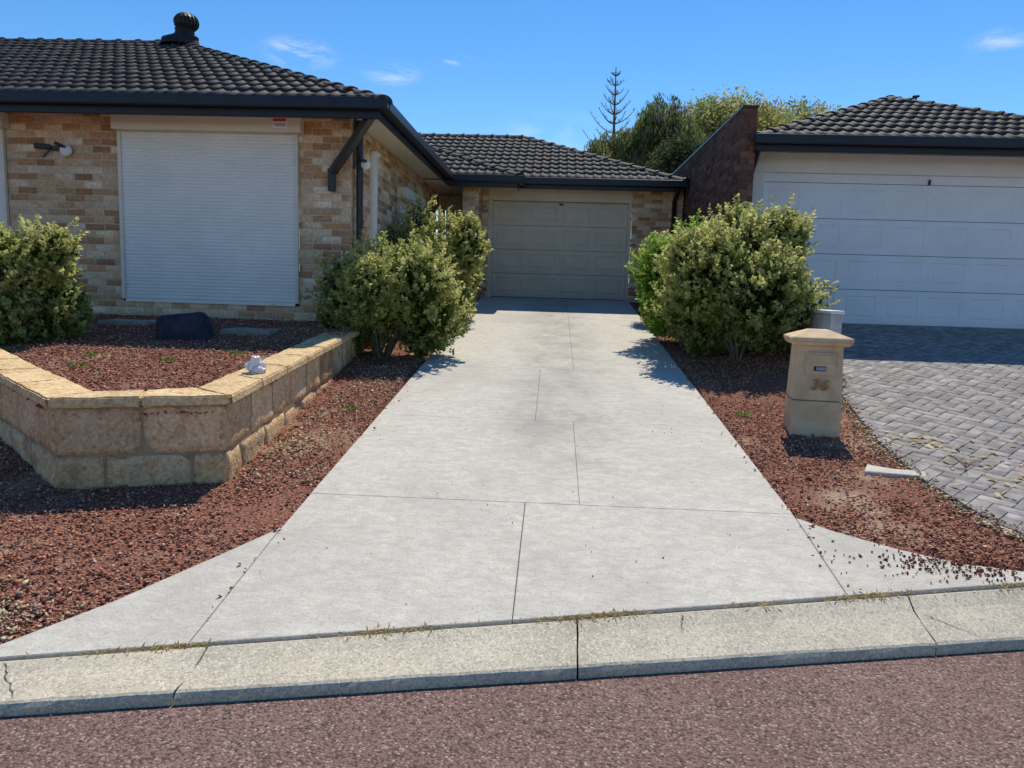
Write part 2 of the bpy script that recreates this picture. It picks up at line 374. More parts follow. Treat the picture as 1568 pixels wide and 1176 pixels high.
n=3200; X=rng.uniform(-2.4,3.2,n); cl=np.array([noise.noise(Vector((x*2.3,0,0))) for x in X]); k=rng.random(n)<np.clip(cl*2.2+.25,.04,1); X=X[k]; n=len(X)
Y=yk(X)+rng.normal(0.0,.012,n); P=np.stack([X,Y,np.maximum(gz(X,Y),.05)+.014],1)
A=rng.normal(0,1,(n,3)); A[:,2]=abs(A[:,2])*.5; c=np.tile([[.50,.38,.15]],(n,1))*rng.uniform(.6,1.3,(n,1))
leaves('dry_grass',P,A,rng.normal(0,1,(n,3)),rng.uniform(.012,.038,n),.003,c,c)
L=[]
for cx,cy,s,k in [(2.95,6.2,.10,26),(3.35,5.6,.25,26),(3.6,6.1,.2,16),(3.05,5.1,.2,24),(4.4,6.3,.6,30),(3.4,4.8,.25,14)]:
    L.append(np.stack([rng.normal(cx,s,k),rng.normal(cy,s,k)],1))
L=np.concatenate(L); n=len(L); P=np.column_stack([L,gz(L[:,0],L[:,1])+.032])
A=rng.normal(0,1,(n,3)); A[:,2]*=.15; c=np.tile([[.68,.56,.30]],(n,1))*rng.uniform(.6,1.2,(n,1))
leaves('fallen_leaves',P,A,np.tile([[0,0,1.]],(n,1)),rng.uniform(.04,.09,n),.018,c,c)
tw=[]
for k in range(9):
    a=rng.uniform(0,2*PI); p=Vector((2.98,5.55,float(gz(2.98,5.55))+.03)); tw.append(([p,p+Vector((math.cos(a)*.05,math.sin(a)*.05,.04)),p+Vector((math.cos(a)*.12,math.sin(a)*.12,.05+.06*rng.random()))],[.003,.002,.001]))
V,F=tubes(tw,4); pymesh('dead_weed',V,F,M('dead_mat',(.2,.07,.04),(.26,.1,.06),bs=0))
# ------------------------------------------------------------------ paved driveway
gx=np.arange(2.4,9.6,.15); gy=np.arange(4.1,11.5,.15); BX,BY=np.meshgrid(gx,gy); inm=inpoly(BX,BY,PAVE)
V=np.stack([BX,BY,gz(BX,BY)+.006],-1).reshape(-1,3); nx2=len(gx); fl=[]
for j in range(len(gy)-1):
    for i in range(nx2-1):
        if inm[j,i] and inm[j+1,i] and inm[j,i+1] and inm[j+1,i+1]: a=j*nx2+i; fl.append((a,a+1,a+nx2+1,a+nx2))
paved=empty('paved_driveway')
npmesh('joint_sand',V,fl,m_sand,paved)
w=.105; V=[];F=[];C=[]; VE=[];FE=[];CE=[]
ca,sa=math.cos(math.radians(45+2)),math.sin(math.radians(45+2))
PE=[(np.array(PAVE[i]),np.array(PAVE[(i+1)%len(PAVE)])) for i in range(len(PAVE))]
def clip(poly,a,b,side):
    out=[];nrm=np.array([-(b-a)[1],(b-a)[0]])*side
    for i in range(len(poly)):
        p,q_=poly[i],poly[(i+1)%len(poly)]; dp=(p-a)@nrm; dq=(q_-a)@nrm
        if dp>=0: out.append(p)
        if dp*dq<0: out.append(p+(q_-p)*dp/(dp-dq))
    return out
for x in range(-90,150):
    for y in range(-110,110):
        d=(x-y)%4
        if d==0: cx,cy,hx,hy=x+1,y+.5,1,.5
        elif d==3: cx,cy,hx,hy=x+.5,y+1,.5,1
        else: continue
        px=(cx*ca-cy*sa)*w+5; py=(cx*sa+cy*ca)*w+6
        if px<2.3 or px>9.5 or py<4 or py>11.6: continue
        cor=[]
        for sx_,sy_ in ((-1,-1),(1,-1),(1,1),(-1,1)):
            lx=sx_*(hx*w-.003); ly=sy_*(hy*w-.003); cor.append(np.array([px+lx*ca-ly*sa,py+lx*sa+ly*ca]))
        ci=inpoly(np.array([c[0] for c in cor]),np.array([c[1] for c in cor]),PAVE)
        if not ci.any(): continue
        cc=np.array((.275,.262,.25))*rng.uniform(.78,1.2)*np.array([1,rng.uniform(.96,1.0),rng.uniform(.92,1.02)])
        dz=rng.normal(0,.0010)
        if ci.all():
            o=len(V); tx,ty=rng.normal(0,.004,2)
            for (ins,zz) in ((0,-.02),(0,.018),(.005,.022)):
                for sx_,sy_ in ((-1,-1),(1,-1),(1,1),(-1,1)):
                    lx=sx_*(hx*w-.003-ins); ly=sy_*(hy*w-.003-ins); X=px+lx*ca-ly*sa; Y=py+lx*sa+ly*ca
                    V.append((X,Y,float(gz(X,Y))+zz+dz+lx*tx+ly*ty))
            C+= [cc]*12
            for r in (0,4):
                for k in range(4): F.append((o+r+k,o+r+(k+1)%4,o+r+4+(k+1)%4,o+r+4+k))
            F.append((o+8,o+9,o+10,o+11))
        else:
            ctr=np.array([px,py]); best=min(PE,key=lambda e:abs((ctr-e[0])[0]*(e[1]-e[0])[1]-(ctr-e[0])[1]*(e[1]-e[0])[0])/np.linalg.norm(e[1]-e[0])+10*max(0,-((ctr-e[0])@(e[1]-e[0]))/((e[1]-e[0])@(e[1]-e[0])),((ctr-e[0])@(e[1]-e[0]))/((e[1]-e[0])@(e[1]-e[0]))-1))
            pl=clip(cor,best[0],best[1],1)
            if len(pl)<3: continue
            o=len(VE);m=len(pl)
            for zz in (-.03,.021):
                for p in pl: VE.append((p[0],p[1],float(gz(p[0],p[1]))+zz+dz))
            CE+= [cc]*(2*m)
            for k in range(m): FE.append((o+k,o+(k+1)%m,o+m+(k+1)%m,o+m+k))
            FE.append(tuple(o+m+k for k in range(m)))
npmesh('pavers',V,F,m_paver,paved,cols=np.array(C))
if VE: pymesh('edge_pavers',VE,FE,m_paver,paved,cols=np.array(CE))
# ------------------------------------------------------------------ garden bed + retaining wall
gx=np.arange(-12,-2,.13); gy=np.arange(4.4,9.8,.13); BX,BY=np.meshgrid(gx,gy)
BEDI=[(-12,9.6),(-8.4,9.6),(-7.4,8.75),(-3.98,5.6),(-2.98,4.66),(-2.2,4.88),(-2.45,9.1),(-2.45,9.7)]
inm=inpoly(BX,BY,BEDI); V=np.stack([BX,BY,bz(BX,BY)-rng.random(BX.shape)*.012],-1).reshape(-1,3); nx2=len(gx); fl=[]
for j in range(len(gy)-1):
    for i in range(nx2-1):
        if inm[j,i] or inm[j+1,i] or inm[j,i+1] or inm[j+1,i+1]: a=j*nx2+i; fl.append((a,a+1,a+nx2+1,a+nx2))
npmesh('garden_bed',V,fl,m_mulch,smooth=True)
ZT=[1.02,.83,.80,.82,1.0]
rw=empty('limestone_retaining_wall')
def blockmesh(p0,p1,s0,s1,h0,h1,t0,t1,zt0,zt1,L,name,mul,cuts=6):
    d=(Vector(p1)-Vector(p0)).normalized(); nrm=Vector((-d.y,d.x))
    bm=bmesh.new(); bmesh.ops.create_cube(bm,size=1)
    bmesh.ops.subdivide_edges(bm,edges=bm.edges[:],cuts=cuts,use_grid_fill=True)
    sd=random.uniform(0,50)
    for v in bm.verts:
        c=v.co.copy(); s=s0+(c.x+.5)*(s1-s0); t=t0+(c.y+.5)*(t1-t0); h=h0+(c.z+.5)*(h1-h0)
        cnt=sum(1 for q in c if abs(q)>.499)
        if cnt>=2:
            s+=-math.copysign(.008,c.x) if abs(c.x)>.499 else 0; t+=-math.copysign(.008,c.y) if abs(c.y)>.499 else 0; h+=-math.copysign(.008,c.z) if abs(c.z)>.499 else 0
        nn=noise.noise(Vector((s*7+sd,t*7,h*7)))*.012+noise.noise(Vector((s*20+sd,t*20,h*20)))*.008
        t+=nn*(1 if cnt else 0); h+=nn*.6
        if cnt>=2: s+=noise.noise(Vector((h*15+sd,t*9,s)))*.006
        z=zt0+(zt1-zt0)*(s/L)+h; q=Vector(p0)+d*s+nrm*t
        v.co=Vector((q.x,q.y,z))
    me=bpy.data.meshes.new(name); bm.to_mesh(me); bm.free(); me.materials.append(m_lime)
    for p in me.polygons: p.use_smooth=True
    mu=mul*random.uniform(.78,1.16)
    a=me.color_attributes.new('Col','FLOAT_COLOR','POINT'); a.data.foreach_set('color',np.tile(np.array([mu,mu*random.uniform(.93,1.0),mu*random.uniform(.84,1.0),1],dtype=np.float32),len(me.vertices)))
    return link(bpy.data.objects.new(name,me),rw)
for si in range(4):
    p0,p1=WALLP[si],WALLP[si+1]; L=math.dist(p0,p1)
    for ci,(h1,h0) in enumerate([(-.065,-.37),(-.376,-.72)]):
        first=True; s=0.004 if si!=3 else .006
        off=.28 if ci==1 else .5
        while s<L-.02:
            l=(off if first else .51); first=False
            e=min(s+l,L-.004)
            if L-.004-e<.14: e=L-.004
            blockmesh(p0,p1,s,e-.008,h0,h1,.0+(.003*si)+random.uniform(0,.008),.24,ZT[si],ZT[si+1],L,'block',1.0)
            s=e
for si in range(4):
    p0,p1=Vector(WALLP[si]),Vector(WALLP[si+1]); d=(p1-p0).normalized(); nr=Vector((-d.y,d.x)); a=p0+d*.03+nr*.022;b=p1-d*.03+nr*.022;c=p1-d*.03+nr*.2;e=p0+d*.03+nr*.2
    V=[(q.x,q.y,z) for q,z in ((a,-.05),(b,-.05),(c,-.05),(e,-.05),(a,ZT[si]-.07),(b,ZT[si+1]-.07),(c,ZT[si+1]-.07),(e,ZT[si]-.07))]
    pymesh('mortar_core',V,[(0,1,2,3),(4,5,6,7),(0,1,5,4),(1,2,6,5),(2,3,7,6),(3,0,4,7)],m_core,rw)
def offpath(path,d):
    out=[];n=len(path)
    for i,p in enumerate(path):
        p=Vector(p); ns=[]
        if i>0: e=(p-Vector(path[i-1])).normalized(); ns.append(Vector((-e.y,e.x)))
        if i<n-1: e=(Vector(path[i+1])-p).normalized(); ns.append(Vector((-e.y,e.x)))
        m=sum(ns,Vector((0,0)))
        if len(ns)==2: m=m*(2/(m.length_squared))
        out.append(p+m*d)
    return out
po=offpath(WALLP,-.035); pi_=offpath(WALLP,.29)
for si in range(4):
    L=math.dist(WALLP[si],WALLP[si+1]); k=max(1,round(L/.62))
    for j in range(k):
        g=.003/L; f0=j/k+(g);f1=(j+1)/k-g
        cs=[po[si].lerp(po[si+1],f0),po[si].lerp(po[si+1],f1),pi_[si].lerp(pi_[si+1],f1),pi_[si].lerp(pi_[si+1],f0)]
        zz=[ZT[si]+(ZT[si+1]-ZT[si])*f for f in (f0,f1,f1,f0)]
        bm=bmesh.new(); vb=[bm.verts.new((c.x,c.y,z-.062)) for c,z in zip(cs,zz)]; vt=[bm.verts.new((c.x,c.y,z+random.uniform(0,.003))) for c,z in zip(cs,zz)]
        bm.faces.new(vb[::-1]); bm.faces.new(vt)
        for q in range(4): bm.faces.new((vb[q],vb[(q+1)%4],vt[(q+1)%4],vt[q]))
        bmesh.ops.bevel(bm,geom=bm.edges[:],offset=.010,segments=2,affect='EDGES')
        bmesh.ops.subdivide_edges(bm,edges=[e for e in bm.edges if e.calc_length()>.12],cuts=7,use_grid_fill=True)
        for v in bm.verts:
            nn=noise.noise(v.co*9)*.009+noise.noise(v.co*25)*.006; v.co.z+=nn*.6; v.co.y+=nn
        me=bpy.data.meshes.new('coping'); bm.to_mesh(me); bm.free(); me.materials.append(m_lime)
        mu=random.uniform(.95,1.1); a=me.color_attributes.new('Col','FLOAT_COLOR','POINT'); a.data.foreach_set('color',np.tile(np.array([mu,mu*1.04,mu*.95,1],dtype=np.float32),len(me.vertices)))
        link(bpy.data.objects.new('coping',me),rw)
for cx,cy in ((-4.92,8.75),(-3.32,8.35),):
    z=float(bz(cx,cy)); box('stepping_stone',(cx-.27,cy-.2,z-.03),(cx+.27,cy+.2,z+.035),m_stone,bev=.01)
bm=bmesh.new(); bmesh.ops.create_icosphere(bm,subdivisions=4,radius=1)
for v in bm.verts:
    c=v.co; p=8; r=(abs(c.x)**p+abs(c.y)**p+abs(c.z)**p)**(-1/p)
    q=c*r; tap=1-.22*(q.z+1)/2
    nn=1+.06*noise.noise(q*2.2)
    v.co=Vector((q.x*.27*tap*nn-.03*q.z,q.y*.2*tap*nn,(q.z+.6)*.155*nn+ (.03*q.x if q.z>0 else 0)))
me=bpy.data.meshes.new('garden_rock'); bm.to_mesh(me); bm.free(); me.materials.append(m_rock)
for p in me.polygons:p.use_smooth=True
o=link(bpy.data.objects.new('garden_rock',me)); o.location=(-3.78,7.75,float(bz(-3.7,7.75)))
bm=bmesh.new(); bmesh.ops.create_icosphere(bm,subdivisions=4,radius=.062)
for v in bm.verts:
    n1=noise.noise(v.co*22)*.03+abs(noise.noise(v.co*50+Vector((3,1,0))))*.022; v.co+=v.co.normalized()*n1; v.co.z*=.75; v.co.x*=1.15
    if v.co.z>.03 and abs(v.co.x)<.03: v.co.z+=.035
me=bpy.data.meshes.new('plastic_bag'); bm.to_mesh(me); bm.free()
mb,t,b,co=newmat('plastic_bag_mat'); b.inputs['Base Color'].default_value=(.75,.78,.82,1); b.inputs['Roughness'].default_value=.25; b.inputs['Transmission Weight'].default_value=.35
me.materials.append(mb); o=link(bpy.data.objects.new('plastic_bag',me)); o.location=(-2.2,5.62,.895)
V,F=slabmesh([[(2.22,5.42),(2.62,5.36),(2.66,5.47),(2.45,5.50),(2.3,5.58)]],0,.02,.06,lambda p:float(gz(p[0],p[1]))); pymesh('concrete_offcut',V,F,m_conc)
# ------------------------------------------------------------------ brick walls
PAL=[(.72,.55,.385),(.63,.43,.265),(.53,.305,.17),(.77,.64,.48),(.43,.24,.135),(.67,.50,.345)]
PW=[.25,.21,.18,.17,.07,.12]
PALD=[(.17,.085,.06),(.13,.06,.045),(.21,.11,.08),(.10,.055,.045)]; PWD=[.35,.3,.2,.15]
def brickwall(name,o,u,n,L,z0,z1,openings,parent,pal=PAL,pw=PW,mort=m_mortar,proud=.007):
    u=np.array([u[0],u[1],0.]);n=np.array([n[0],n[1],0.]);o=np.array([o[0],o[1],0.])
    us=sorted(set([0,L]+[q for op in openings for q in op[:2] if 0<q<L])); zs=sorted(set([z0,z1]+[q for op in openings for q in op[2:] if z0<q<z1]))
    V=[];F=[]
    for i in range(len(us)-1):
        for j in range(len(zs)-1):
            uc=(us[i]+us[i+1])/2; zc=(zs[j]+zs[j+1])/2
            if any(a<uc<b and c<zc<d for a,b,c,d in openings): continue
            k=len(V)
            for uu,zz in ((us[i],zs[j]),(us[i+1],zs[j]),(us[i+1],zs[j+1]),(us[i],zs[j+1])): V.append(o+u*uu+np.array([0,0,zz]))
            F.append((k,k+1,k+2,k+3))
    npmesh(name+'_mortar',V,F,mort,parent)
    V=[];F=[];C=[]; ch=.0857; r=0; z=z0
    pal=np.array(pal)
    while z<z1-.02:
        zt=min(z+ch-.012,z1); zc=(z+zt)/2; s=-(.12 if r%2 else 0)
        while s<L:
            segs=[(max(s,0.0),min(s+.228,L))]
            for a,b,c,d in openings:
                if c<zc<d:
                    ns=[]
                    for p,q in segs:
                        if q<=a or p>=b: ns.append((p,q))
                        else:
                            if p<a: ns.append((p,a))
                            if q>b: ns.append((b,q))
                    segs=ns
            col=pal[rng.choice(len(pal),p=pw)]*rng.uniform(.85,1.12)
            for p,q in segs:
                if q-p<.02: continue
                pr=proud+rng.normal(0,.0018); k=len(V); j=rng.normal(0,.0026,4)
                for ins,dd in ((0,-.01),(0,pr-.004),(.006,pr)):
                    for (a_,b_) in ((p+ins+j[0],z+ins+j[1]),(q-ins+j[2],z+ins+j[3]),(q-ins+j[2],zt-ins+j[0]),(p+ins+j[0],zt-ins+j[1])):
                        V.append(o+u*a_+n*dd+np.array([0,0,b_]))
                for e in (0,4):
                    for m in range(4): F.append((k+e+m,k+e+(m+1)%4,k+e+4+(m+1)%4,k+e+4+m))
                F.append((k+8,k+9,k+10,k+11))
                cc=np.tile(col,(12,1)); cc[4:8]*=1.18; cc[8:]*=rng.uniform(.82,1.1,(4,1)); C.append(cc)
            s+=.24
        z+=ch; r+=1
    return npmesh(name,V,F,m_brick,parent,cols=np.concatenate(C))
H=empty('brick_house')
FX=-2.52; FY=9.5; WT=3.50
def ux(X): return FX-X
openF=[(ux(-3.16),ux(-5.41),1.22,3.49),(ux(-6.85),ux(-8.95),1.22,3.49)]
brickwall('wall_front',(FX,FY),(-1,0),(0,-1),9.5,.90,WT,openF,H)
openS=[(.98,1.22,1.25,3.30),(2.75,4.5,1.5,3.05)]
brickwall('wall_side',(FX,FY),(0,1),(1,0),6.8,.75,WT,openS,H)
box('wall_return',(-12.1,9.55,.9),(-11.9,18,3.5),m_mortar,H)
def shutter(name,o,u,n,w,z0,z1,boxh=.19,boxd=.17,sidew=.045,over=.07,mb=m_shutbox):
    e=bpy.data.objects.new(name,None); COL.objects.link(e); e.parent=H
    u=Vector((*u,0));n=Vector((*n,0));o=Vector((*o,0)); pitch=.0415; V=[];F=[]
    zt=z1-boxh; k=int((zt-z0)/pitch)+1
    for i in range(k):
        za=z0+i*pitch
        prof=[(.020,0),(.0265,.005),(.029,.018),(.029,.026),(.0265,.036),(.021,.0395),(.020,.0415)]
        b=len(V)
        for uu in (0,w):
            for d,z in prof: V.append(o+u*uu+n*d+Vector((0,0,za+z)))
        P=len(prof)
        for q in range(P-1): F.append((b+q,b+P+q,b+P+q+1,b+q+1))
    pymesh('slats',V,F,m_shut,e,smooth=False)
    def bx(nm,u0,u1,d0,d1,za,zb,mat,bev=.004):
        V=[o+u*a+n*d+Vector((0,0,z)) for a in (u0,u1) for d in (d0,d1) for z in (za,zb)]
        return pymesh(nm,V,BF,mat,e,bev=bev)
    bx('rail_1',-sidew,-.001,.0,.05,z0-.01,zt,mb); bx('rail_2',w+.001,w+sidew,.0,.05,z0-.01,zt,mb)
    bx('housing',-sidew-over,w+sidew+.005,.009,boxd,zt-.003,z1-.005,mb,.012)
    bx('bottom_bar',.001,w-.001,.012,.042,z0-.045,z0-.002,m_shut,.004)
    bx('backing',-.02,w+.02,-.06,.004,z0-.05,z1-.02,m_black,0)
    return e,bx
e,bx=shutter('roller_shutter',(-3.205,FY),(-1,0),(0,-1),2.16,1.27,3.49)
bx('label',.04,.22,.172,.174,3.34,3.46,m_label,0); bx('label_red',.05,.21,.1745,.176,3.42,3.455,m_red,0)
bx('label_text_1',.06,.20,.1745,.1755,3.385,3.392,m_black,0); bx('label_text_2',.06,.18,.1745,.1755,3.365,3.372,m_black,0)
bx('sill_latch',.25,.31,.043,.055,1.235,1.255,m_soffit,.003)
shutter('roller_shutter',(-6.9,FY),(-1,0),(0,-1),2.0,1.27,3.49)
shutter('roller_shutter',(FX,FY+1.0),(0,1),(1,0),.2,1.28,3.30,boxh=.05,boxd=.09,sidew=.02,over=0,mb=m_shut)
shutter('roller_shutter',(FX,FY+2.8),(0,1),(1,0),1.65,1.5,3.05,boxh=.18)
def soff(nm,lo,hi): return box(nm,lo,hi,m_soffit,H)
soff('soffit_front',(-12,8.93,3.502),(-2.06,9.5,3.52)); soff('soffit_side',(-2.52,9.5,3.502),(-2.06,15.0,3.52))
soff('soffit_porch',(-2.6,14.6,3.46),(-.75,17,3.478)); soff('soffit_garage',(-.75,15.13,3.50),(2.38,15.5,3.518))
def gut(nm,lo,hi,par,mat=m_gutter): return box(nm,lo,hi,mat,par,bev=.012)
gut('gutter_front',(-12,8.80,3.475),(-1.93,8.925,3.60),H); gut('fascia_front',(-12,8.93,3.385),(-2.03,8.955,3.59),H)
gut('gutter_side',(-2.045,8.93,3.477),(-1.925,14.62,3.598),H); gut('fascia_side',(-2.075,8.96,3.387),(-2.05,14.7,3.588),H)
gut('gutter_porch',(-2.04,14.50,3.46),(-.64,14.62,3.585),H); gut('fascia_porch',(-2.04,14.625,3.37),(-.74,14.65,3.575),H)
gut('gutter_return',(-.74,14.625,3.462),(-.63,15.02,3.583),H)
gut('fascia_return',(-.765,14.655,3.37),(-.743,15.14,3.57),H)
gut('gutter_garage',(-.73,15.00,3.50),(2.45,15.12,3.625),H); gut('fascia_garage',(-.74,15.125,3.42),(2.40,15.15,3.615),H)
def tileplane(name,o,u,v,L,run,z0,pitch,clips,parent,seed=0):
    u=Vector((*u,0));v=Vector((*v,0));o=Vector((*o,0)); per=.17; du=per/8; n=int(L/du); cs=.305; k=int(math.ceil(run/cs))
    uu=np.arange(n+1)*du; ph=(uu%per)/per
    wave=.020*np.maximum(0,np.sin(ph*2*PI))**.8 - .004*np.maximum(0,-np.sin(ph*2*PI))
    r=np.random.default_rng(seed); V=[];F=[];C=[]
    for c in range(k):
        a=c*cs; b=min((c+1)*cs,run)+.012
        tj=np.repeat(r.normal(0,.0028,n//16+3),16)[:n+1]; tint=np.repeat(r.uniform(.75,1.25,n//16+3),16)[:n+1]
        va=a-(.05 if c==0 else 0)
        for vv,off in ((va,-.012),(va-.004,.030),(b,.004)):
            zz=z0+pitch*vv+off+(wave+tj if off>-.01 else wave*.2)
            for i in range(n+1):
                p=o+u*float(uu[i])+v*vv; V.append((p.x,p.y,float(zz[i]))); C.append((.040*tint[i],.039*tint[i],.041*tint[i]))
        bse=c*3*(n+1)
        for row in (0,1):
            for i in range(n): q=bse+row*(n+1)+i; F.append((q,q+1,q+n+2,q+n+1))
    ob=npmesh(name,V,F,m_tile,parent,cols=np.array(C),smooth=False)
    bm=bmesh.new(); bm.from_mesh(ob.data)
    for co,no in clips:
        bmesh.ops.bisect_plane(bm,geom=bm.verts[:]+bm.edges[:]+bm.faces[:],plane_co=co,plane_no=no,clear_outer=True)
    bmesh.ops.recalc_face_normals(bm,faces=bm.faces[:])
    for f in bm.faces: f.smooth=abs(f.normal.z)>.5
    bm.to_mesh(ob.data); bm.free(); return ob
def ridge(name,p0,p1,parent,r=.105):
    p0=Vector(p0);p1=Vector(p1);L=(p1-p0).length;d=(p1-p0)/L; s=d.cross(Vector((0,0,1))).normalized(); up=s.cross(d); n=max(1,int(L/.34)); V=[];F=[];C=[]
    for i in range(n):
        a=L*i/n; b=L*(i+1)/n+.04; o=len(V); t=random.uniform(.85,1.25)
        for q,(dist,rr,lift) in enumerate(((a,r*1.12,.012),(a+.05,r*1.12,.012),(a+.055,r*1.0,.004),(b,r*.96,0.0))):
            for k in range(9):
                an=PI*k/8; p=p0+d*dist+s*math.cos(an)*rr+up*(math.sin(an)*rr*.75-.045+lift); V.append(p); C.append((.042*t,.041*t,.043*t))
        for q in range(3):
            for k in range(8): x=o+q*9+k; F.append((x,x+1,x+10,x+9))
        V.append(p0+d*a+up*(-.05)); C.append((.05,.05,.05)); cidx=len(V)-1
        for k in range(8): F.append((cidx,o+k,o+k+1))
    pymesh(name,V,F,m_tile,parent,cols=np.array(C))
PT=.42
q=lambda s:(-2.02-s,8.9+s,3.60+PT*s)
tileplane('roof_front',(-12,8.9),(1,0),(0,1),10.0,4.5,3.60,PT,[((-2.02,8.9,0),(1,1,0))],H,1)
tileplane('roof_east',(-2.02,8.9),(0,1),(-1,0),9.5,4.5,3.60,PT,[((-2.02,8.9,0),(-1,-1,0))],H,2)
tileplane('roof_back',(-12,17.9),(1,0),(0,-1),5.5,4.5,3.60,PT,[],H,3)
ridge('hip_cap_front',q(-.05),q(4.5),H); ridge('ridge_cap_main',(-6.5,13.4,5.49),(-12,13.4,5.49),H); ridge('ridge_cap_back',(-6.52,13.4,5.49),(-6.52,18.2,5.49),H)
tileplane('roof_garage',(-8,15.1),(1,0),(0,1),10.41,3.25,3.62,PT,[((2.41,15.1,0),(1,1,0))],H,4)
tileplane('roof_garage_side',(2.41,15.1),(0,1),(-1,0),7,3.25,3.62,PT,[((2.41,15.1,0),(-1,-1,0)),((-.84,18.35,0),(-1,1,0))],H,5)
ridge('hip_cap_garage',(2.43,15.08,3.63),(-.84,18.35,4.985),H); ridge('ridge_cap_garage',(-.84,18.35,4.985),(-8,18.35,4.985),H)
tileplane('roof_garage_back',(2.41,21.6),(-1,0),(0,-1),10.4,3.25,3.62,PT,[((-.84,18.35,0),(1,-1,0))],H,6)
tileplane('roof_porch',(-5.8,14.6),(1,0),(0,1),5.08,3.35,3.58,PT,[((-.72,14.6,0),(1,1,0))],H,7)
tileplane('roof_porch_side',(-.72,14.6),(0,1),(-1,0),4,3.3,3.58,PT,[((-.72,14.6,0),(-1,-1,0)),((-.72,15.08,0),(1,1,0))],H,8)
ridge('hip_cap_porch',(-.70,14.58,3.59),(-4.07,17.95,4.985),H)
GYW=15.5
GX0,GX1=-1.27,1.40
box('pier_core',(-1.80,14.99,1.0),(-1.50,15.29,3.46),m_mortar,H)
brickwall('pier_front',(-1.80,14.985),(1,0),(0,-1),.30,1.1,3.46,[],H); brickwall('pier_side',(-1.495,14.985),(0,1),(1,0),.5,1.1,3.46,[],H)
brickwall('pier_side2',(-1.805,15.3),(0,-1),(-1,0),.31,1.1,3.46,[],H)
brickwall('wall_garage_left',(-1.49,GYW),(1,0),(0,-1),.15,1.1,3.5,[],H)
brickwall('wall_garage_right',(GX1+.07,GYW),(1,0),(0,-1),.98,1.1,3.5,[],H)
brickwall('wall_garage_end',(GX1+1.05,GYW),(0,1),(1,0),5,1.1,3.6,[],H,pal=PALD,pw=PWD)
def panel_door(name,x0,x1,y,z0,z1,rows_,cols_,mat,par,dp=.011):
    e=bpy.data.objects.new(name,None); COL.objects.link(e); e.parent=par; V=[];F=[]
    rh=(z1-z0)/rows_; cw=(x1-x0)/cols_
    for r in range(rows_):
        a=z0+r*rh+.004; b=z0+(r+1)*rh-.004
        for c in range(cols_):
            l=x0+c*cw; rr=l+cw; k=len(V); ix=.07; iz=.085
            rings=[(l,rr,a,b,0),(l+ix,rr-ix,a+iz,b-iz,0),(l+ix+.012,rr-ix-.012,a+iz+.012,b-iz-.012,dp),(l+ix+.03,rr-ix-.03,a+iz+.03,b-iz-.03,dp),(l+ix+.045,rr-ix-.045,a+iz+.045,b-iz-.045,.002)]
            for (p,q_,s,t_,d) in rings: V+= [(p,y+d,s),(q_,y+d,s),(q_,y+d,t_),(p,y+d,t_)]
            for g in range(4):
                for m in range(4): F.append((k+g*4+m,k+g*4+(m+1)%4,k+g*4+4+(m+1)%4,k+g*4+4+m))
            F.append((k+16,k+17,k+18,k+19))
        for zz in (a,b):
            k=len(V); V+=[(x0,y,zz),(x1,y,zz),(x1,y+.02,zz),(x0,y+.02,zz)]; F.append((k,k+1,k+2,k+3))
    me=bpy.data.meshes.new('panels'); me.from_pydata(V,[],F); me.materials.append(mat); link(bpy.data.objects.new('panels',me),e)
    box('door_back',(x0-.05,y+.021,z0-.02),(x1+.05,y+.05,z1+.05),m_black,e); return e
d=panel_door('garage_door',GX0+.0,GX1,GYW+.12,1.345,3.238,4,4,m_beige,H)
box('handle',(.04,GYW+.085,3.17),(.12,GYW+.115,3.20),m_black,d,.004)
box('garage_lintel',(GX0-.08,GYW-.01,3.235),(GX1+.068,GYW+.09,3.50),m_beige,H,.006)
box('jamb_left',(GX0-.08,GYW-.012,1.30),(GX0+.004,GYW+.118,3.23),m_beige,H,.004); box('jamb_right',(GX1-.004,GYW-.012,1.30),(GX1+.066,GYW+.118,3.23),m_beige,H,.004)
box('threshold',(GX0-.08,GYW+.03,1.25),(GX1+.06,GYW+.16,1.342),m_black,H)
brickwall('wall_porch',(-2.52,16.6),(1,0),(0,-1),1.3,1.1,3.46,[(.15,1.05,1.2,3.35)],H)
box('entry_door',(-2.36,16.62,1.25),(-1.48,16.66,3.33),m_beige,H,.01); box('garage_side_wall',(-1.49,15.52,1.1),(-1.40,16.6,3.5),m_beige,H)
box('porch_floor',(-2.5,13.6,1.0),(-1.5,16.6,1.24),m_stone,H)
beam('eave_bracket_arm',(-2.72,9.42,2.86),(-2.12,8.98,3.47),.10,.075,m_black,H,.006); beam('eave_bracket_foot',(-2.735,9.43,2.63),(-2.735,9.43,2.90),.085,.06,m_black,H,.006)
beam('eave_bracket_tie',(-2.46,9.43,2.9),(-2.40,9.25,3.5),.04,.04,m_black,H)
def pipe(nm,pts,r,mat,par):
    V,F=tubes([(pts,[r]*len(pts))],10); return pymesh(nm,V,F,mat,par,smooth=True)
pipe('downpipe',[(-2.44,9.62,3.5),(-2.44,9.62,.9)],.042,m_black,H)
pipe('downpipe',[(2.27,15.06,3.5),(2.27,15.1,3.42),(2.27,15.43,3.3),(2.27,15.43,1.3)],.045,m_black,H)
